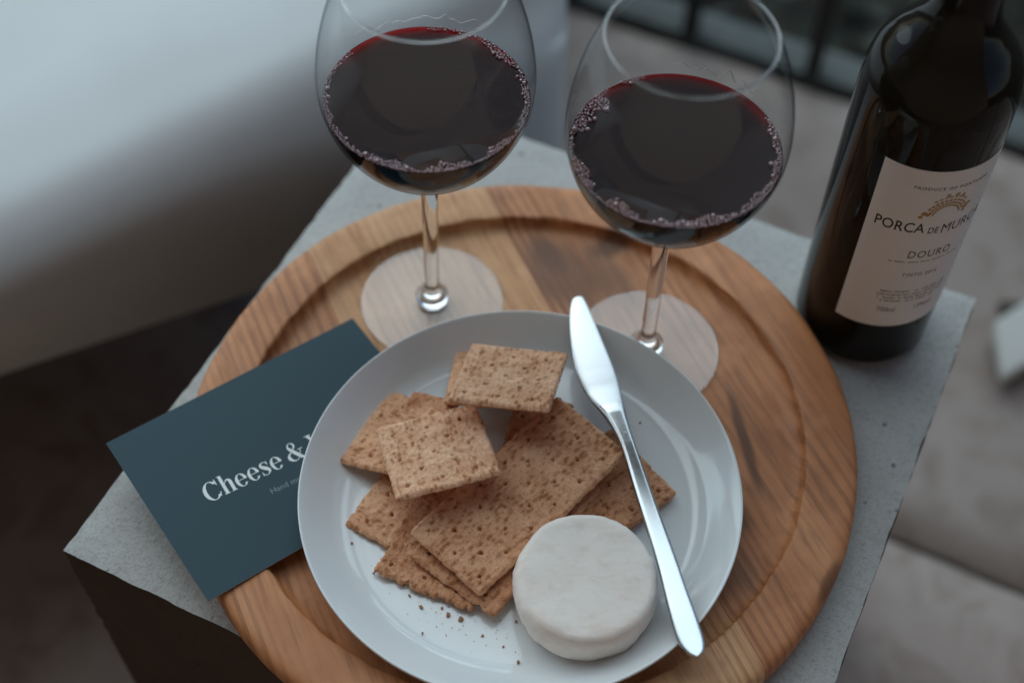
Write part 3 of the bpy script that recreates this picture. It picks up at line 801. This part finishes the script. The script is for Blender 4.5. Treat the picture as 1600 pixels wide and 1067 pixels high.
lw = bub.n('LayerWeight'); lw.inputs['Blend'].default_value = .45
df = bub.n('BsdfDiffuse'); df.inputs[0].default_value = (.46, .21, .24, 1)
m0 = bub.n('MixShader'); m0.inputs[0].default_value = .62; bub.l(tr.outputs[0], m0.inputs[1]); bub.l(df.outputs[0], m0.inputs[2])
mx = bub.n('MixShader'); bub.l(bub.ramp(lw.outputs['Fresnel'], [(0, .2), (.5, .4), (1, .7)]), mx.inputs[0]); bub.l(m0.outputs[0], mx.inputs[1]); bub.l(gs.outputs[0], mx.inputs[2])
bub.l(mx.outputs[0], bub.out.inputs['Surface'])
ZB = .012
BOWL = [(.0006,.1260),(.006,.1261),(.014,.1275),(.0225,.1312),(.0305,.1370),(.0375,.1445),(.0435,.1535),(.0480,.1635),(.0507,.1740),(.0516,.1830),(.0512,.1930),(.0488,.2080),(.0447,.2230),(.0400,.2345),(.0372,.2398)]
BOWL = [(r, z - ZB + .0) for r, z in BOWL]
bowl_p = spline(BOWL, 6)
def bowl_r(z):
    for (a_, b_), (c_, d_) in zip(bowl_p, bowl_p[1:]):
        if b_ <= z <= d_ and d_ > b_: return a_ + (c_ - a_) * (z - b_) / (d_ - b_)
    return bowl_p[-1][0]
ZW = .172 - ZB
def wine_glass(x, y, tilt, label, wlabel, gaps, dens, seed):
    g_ = empty('wine_glass', (x, y, ZB)); g_.rotation_euler.y = tilt; tag(g_, label, 'wine glass', 'wine glasses on the board')
    lathe('bowl', bowl_p, bowl_m, g_, 128)
    rm = [(.0372 + .0006 * math.cos(t), .2398 - ZB + .0006 * math.sin(t)) for t in [2 * math.pi * i / 12 for i in range(13)]]
    lathe('rim', rm, gl.m, g_, 128)
    stem = spline([(.0002, .0032), (.0058, .0034), (.0088, .0046), (.0094, .0066), (.0086, .0086), (.0062, .0100), (.0048, .0118), (.0043, .016), (.0041, .030), (.0042, .060), (.0045, .090), (.0052, .104), (.0063, .1110), (.0078, .1136), (.0060, .1139), (.0002, .1139)], 5)
    lathe('stem', stem, gl.m, g_, 40)
    ft = spline([(.0395, .0004), (.0402, .0008), (.0403, .0013), (.0396, .0018), (.032, .0020), (.020, .0025), (.010, .0033), (.006, .0040)], 5)
    lathe('foot', ft, foot_m, g_, 96)
    # the wine itself
    wn = [(.0003, bowl_p[0][1] + .0008)]
    for (r, z) in bowl_p:
        if z > ZW - .0004: break
        if r > .004: wn.append((r - .0007, z + .0005))
    wn.append((bowl_r(ZW) - .0007, ZW))
    rw = bowl_r(ZW) - .0007
    wn += [(rw - .0004, ZW + .00045), (rw - .0009, ZW + .00012), (rw - .0018, ZW - .0001), (rw - .0035, ZW - .0002), (.02, ZW - .0002), (.0003, ZW - .0002)]
    wt = lathe('red_wine', wn, wine_m.m, None, 128); wt.location = (x, y, ZB); wt.rotation_euler.y = tilt
    tag(wt, wlabel, 'wine', 'red wine in the glasses')
    # ring of bubbles against the glass
    rr = random.Random(seed); V, F = [], []; placed = []
    bmt = bmesh.new(); bmesh.ops.create_icosphere(bmt, subdivisions=2, radius=1)
    bv = [vx.co.copy() for vx in bmt.verts]; bf = [tuple(v_.index for v_ in f.verts) for f in bmt.faces]; bmt.free()
    big = []
    for _ in range(14000):
        a_ = rr.uniform(-180, 180)
        d = 0
        for (a0, a1, depth, rmax) in dens:
            if a0 <= a_ <= a1: d, rm_ = depth, rmax
        if d == 0: continue
        rb = rr.uniform(.00034, rm_ * .72) if rr.random() > .12 else rr.uniform(rm_ * .8, rm_ * 1.35)
        q = rr.random() ** 1.4 * d
        edge = d * max(.12, .60 + 1.1 * nz((a_ * .06 + seed, 0, 0), 1.))
        if q > edge + .0003: continue
        rad = rw - .0002 - rb - q
        px, py = rad * math.cos(R_(a_)), rad * math.sin(R_(a_))
        if any((px - u) ** 2 + (py - w_) ** 2 < (.86 * (rb + r0)) ** 2 for u, w_, r0 in placed): continue
        placed.append((px, py, rb))
        zc = ZW + rb * .25 + (.0004 if q < .001 else 0)
        if rb > .0016 and len(big) < 10:
            big.append((px, py, zc, rb)); continue
        b_ = len(V); V += [Vector((px, py, zc)) + c_ * rb for c_ in bv]; F += [tuple(t + b_ for t in f) for f in bf]
        if len(placed) > 1300: break
    fo = mesh('bubble_ring', V, F, bub.m, wt); fo['kind'] = 'stuff'
    for (px, py, zc, rb) in big:
        o = mesh('bubble', [c_ * rb for c_ in bv], bf, bub.m, wt); o.location = (px, py, zc)
    # tears of wine and a few droplets on the inside of the bowl
    V, F = [], []
    for (a0, a1, h, s_) in gaps:
        pts = []
        n_ = 26
        for i in range(n_ + 1):
            a_ = R_(a0 + (a1 - a0) * i / n_); z = ZW + h + nz((i * .35, s_, 0), 1.) * .004
            r_ = bowl_r(z) - .0004; pts.append((r_ * math.cos(a_), r_ * math.sin(a_), z))
        v_, f_ = tube_data(spline(pts, 3), [.00008 + .00016 * math.sin(math.pi * t / 78) for t in range(79)], 6); b_ = len(V); V += v_; F += [tuple(t + b_ for t in f) for f in f_]
    tw = mesh('wine_tears', V, F, gl.m, g_); tw['kind'] = 'stuff'
    return g_
wine_glass(-.0456, .4827, R_(1.2), 'left wine glass, farther from the bottle, half full of red wine', 'red wine in the left glass, farther from the bottle',
           [(62, 138, .0055, 1.3)],
           [(-180, -126, .0030, .0010), (-126, -50, .0050, .0011), (-50, -10, .0036, .0010), (-10, 20, .003, .0011), (20, 58, .0052, .0014), (58, 92, .0020, .0011), (143, 180, .0026, .0010)], 3)
wine_glass(.0743, .4516, 0, 'right wine glass, nearest the bottle and knife tip, half full of red wine', 'red wine in the right glass, nearest the bottle',
           [(30, 88, .0055, 7.7)],
           [(-180, -140, .0060, .0010), (-140, -100, .0062, .0011), (-100, -50, .0060, .0012), (-50, -12, .0044, .0010), (-12, 24, .0030, .0013), (112, 135, .0024, .0010), (104, 112, .0014, .0007), (135, 180, .0090, .0012)], 8)

# ------------------------------------------------------------------ wine bottle
BT = Vector((.2004, .4878, .0012))
bt = empty('wine_bottle', BT); tag(bt, 'dark red wine bottle with pale label standing on the block corner', 'wine bottle')
btl_m = M('bottle_glass'); btl_m.set(Base_Color=(.012, .009, .006), Roughness=.06); btl_m.p.inputs['IOR'].default_value = 1.3
bp = spline([(.0005, .006), (.025, .003), (.0335, .0004), (.0362, .0022), (.0372, .0060), (.0375, .012), (.0376, .06), (.0376, .12), (.0375, .165), (.0372, .180), (.0362, .1900), (.0335, .1995), (.0285, .2075), (.0225, .2150), (.0178, .2220), (.0152, .2300), (.0143, .2400), (.0139, .258), (.0137, .276)], 6)
lathe('bottle_body', bp, btl_m.m, bt, 96)
cap_m = plain('capsule_foil', (.03, .012, .012), .4)
lathe('capsule', [(.0005, .300), (.0136, .300), (.0148, .2992), (.015, .297), (.015, .284), (.0146, .2825), (.0143, .276), (.0143, .246), (.0141, .2455)], cap_m, bt, 64)
pap = M('label_paper'); v = pap.coord('Object'); pap.set(Base_Color=pap.mix(pap.noise(v, 500, 3), (.82, .78, .77), (.77, .73, .72)), Roughness=.7); pap.bump(pap.noise(v, 900, 2), .1, .0003)
RL = .03785
LA0, LA1, LZ0, LZ1 = -41.5, 62, .0398, .1603
def cyl(a_deg, z, r): a_ = R_(a_deg); return Vector((math.sin(a_) * r, -math.cos(a_) * r, z - BT.z))
V, F = [], []; n_ = 48
for i in range(n_ + 1):
    a_ = LA0 + (LA1 - LA0) * i / n_
    V += [cyl(a_, LZ0, RL), cyl(a_, LZ1, RL), cyl(a_, LZ1, RL - .0002), cyl(a_, LZ0, RL - .0002)]
for i in range(n_):
    for k_ in range(4): F.append((4 * i + k_, 4 * i + (k_ + 1) % 4, 4 * i + 4 + (k_ + 1) % 4, 4 * i + 4 + k_))
F += [(0, 1, 2, 3), (4 * n_, 4 * n_ + 1, 4 * n_ + 2, 4 * n_ + 3)]
lab = mesh('label', V, F, pap.m, bt, smooth=False)
ink = plain('label_ink', (.045, .038, .035), .7); ink2 = plain('label_ink_grey', (.16, .14, .135), .7); gold = plain('label_gold', (.42, .24, .08), .5)
def wrap(name, V2, F2, a0, z0, mat, dr=.00008, slope=0., parent=None, zfun=None):
    # local x runs round the bottle; long faces are fine at this size
    V3 = []
    for (x, y) in V2:
        z = z0 + y + slope * x
        V3.append(cyl(a0 + math.degrees(x / RL), z, RL + dr))
    me = bpy.data.meshes.new(name); me.from_pydata([tuple(p) for p in V3], [], F2); me.update()
    bm = bmesh.new(); bm.from_mesh(me); bm.normal_update()
    for f in bm.faces:
        c_ = f.calc_center_median()
        if f.normal.x * c_.x + f.normal.y * c_.y < 0: f.normal_flip()
    bm.to_mesh(me); bm.free()
    return link(name, me, parent or lab, mat)
def fit_text(body, a0, a1, z, h, name, mat, sp_=1.0, dr=.00008):
    V2, F2 = text_mesh(body, 1.0, sp_, 0. if 'M' in body else .011)
    x0 = min(x for x, _ in V2); x1 = max(x for x, _ in V2)
    W = R_(a1 - a0) * RL; sx = W / (x1 - x0); sy = h / .73
    wrap(name, [((x - x0) * sx, y * sy) for x, y in V2], F2, a0, z, mat, dr)
fit_text('PRODUCE OF PORTUGAL', -15, 45, .1475, .0021, 'origin_lettering', ink, 1.25)
fit_text('PORCA', -34.5, 3.2, .1168, .0072, 'name_lettering', ink, 1.05)
fit_text('DE', 6.3, 14.5, .1160, .0046, 'name_lettering', ink, 1.05)
fit_text('MURÇA', 17.0, 57, .1150, .0072, 'name_lettering', ink, 1.05)
fit_text('DOURO', -2, 33, .0972, .0056, 'region_lettering', ink2, 1.15)
fit_text('TINTO 2016', -1, 28, .0822, .0028, 'vintage_lettering', ink2, 1.2)
fit_text('750ml', -11, 3.5, .0525, .0038, 'volume_lettering', ink2)
fit_text('13%vol', 20, 36, .0535, .0030, 'volume_lettering', ink2)
V2, F2 = rect(0, 0, R_(57) * RL, .0002); 
fine_text = []
rr = random.Random(4)
def mark_row(a0, a1, z, h):
    V2, F2 = [], []; x = 0; W = R_(a1 - a0) * RL
    while x < W:
        wl = rr.uniform(.0005, .0009)
        if rr.random() < .84:
            b_ = len(V2); hh = h * rr.choice((1, 1, .7)); V2 += [(x, 0), (x + wl, 0), (x + wl, hh), (x, hh)]; F2.append((b_, b_ + 1, b_ + 2, b_ + 3))
        x += wl + .00035
    return V2, F2
for (a0, a1, z, h) in ((-15, 42, .0935, .0009), (-13, 43, .0690, .0012), (-15, 43, .0664, .0012), (-14, 42, .0638, .0012), (-11, 33, .0612, .0012)):
    V2, F2 = mark_row(a0, a1, z, h); wrap('fine_print', V2, F2, a0, z, ink2)
# the little gold bridge emblem: an arch of stones
V2, F2 = [], []
cx0, cz0 = R_(14.5) * RL, 0
def addp(poly):
    b_ = len(V2); V2.extend(poly); F2.append(tuple(range(b_, b_ + len(poly))))
def arch(ri, ro, a0, a1, n, gap, yc=0.):
    for i in range(n):
        b0 = R_(a0 + (a1 - a0) * (i + gap) / n); b1 = R_(a0 + (a1 - a0) * (i + 1 - gap) / n)
        addp([(cx0 + ri * math.cos(b0), yc + ri * math.sin(b0)), (cx0 + ro * math.cos(b0), yc + ro * math.sin(b0)), (cx0 + ro * math.cos(b1), yc + ro * math.sin(b1)), (cx0 + ri * math.cos(b1), yc + ri * math.sin(b1))])
arch(.0062, .0072, 8, 172, 26, .03, -.001); arch(.0077, .0090, 15, 165, 13, .10, -.001); arch(.0095, .0108, 24, 156, 11, .12, -.001); arch(.0112, .0122, 40, 132, 8, .14, -.0004)
for (x, y, s_) in ((-.0105, .0010, .0016), (-.0118, -.0012, .0013), (-.0088, .0004, .0014), (.0098, .0016, .0016), (.0112, .0032, .0014), (.0092, -.0006, .0012), (.0025, .0122, .0013), (-.002, .0124, .0012), (.006, .0108, .0012)):
    addp([(cx0 + x - s_, y), (cx0 + x - s_ * .3, y + s_), (cx0 + x + s_, y + s_ * .5), (cx0 + x + s_ * .6, y - s_ * .6), (cx0 + x - s_ * .4, y - s_ * .7)])
V2 = [((x - cx0) * 1.06, y * 1.1) for x, y in V2]
wrap('bridge_emblem', V2, F2, 15.5, .1295, gold)
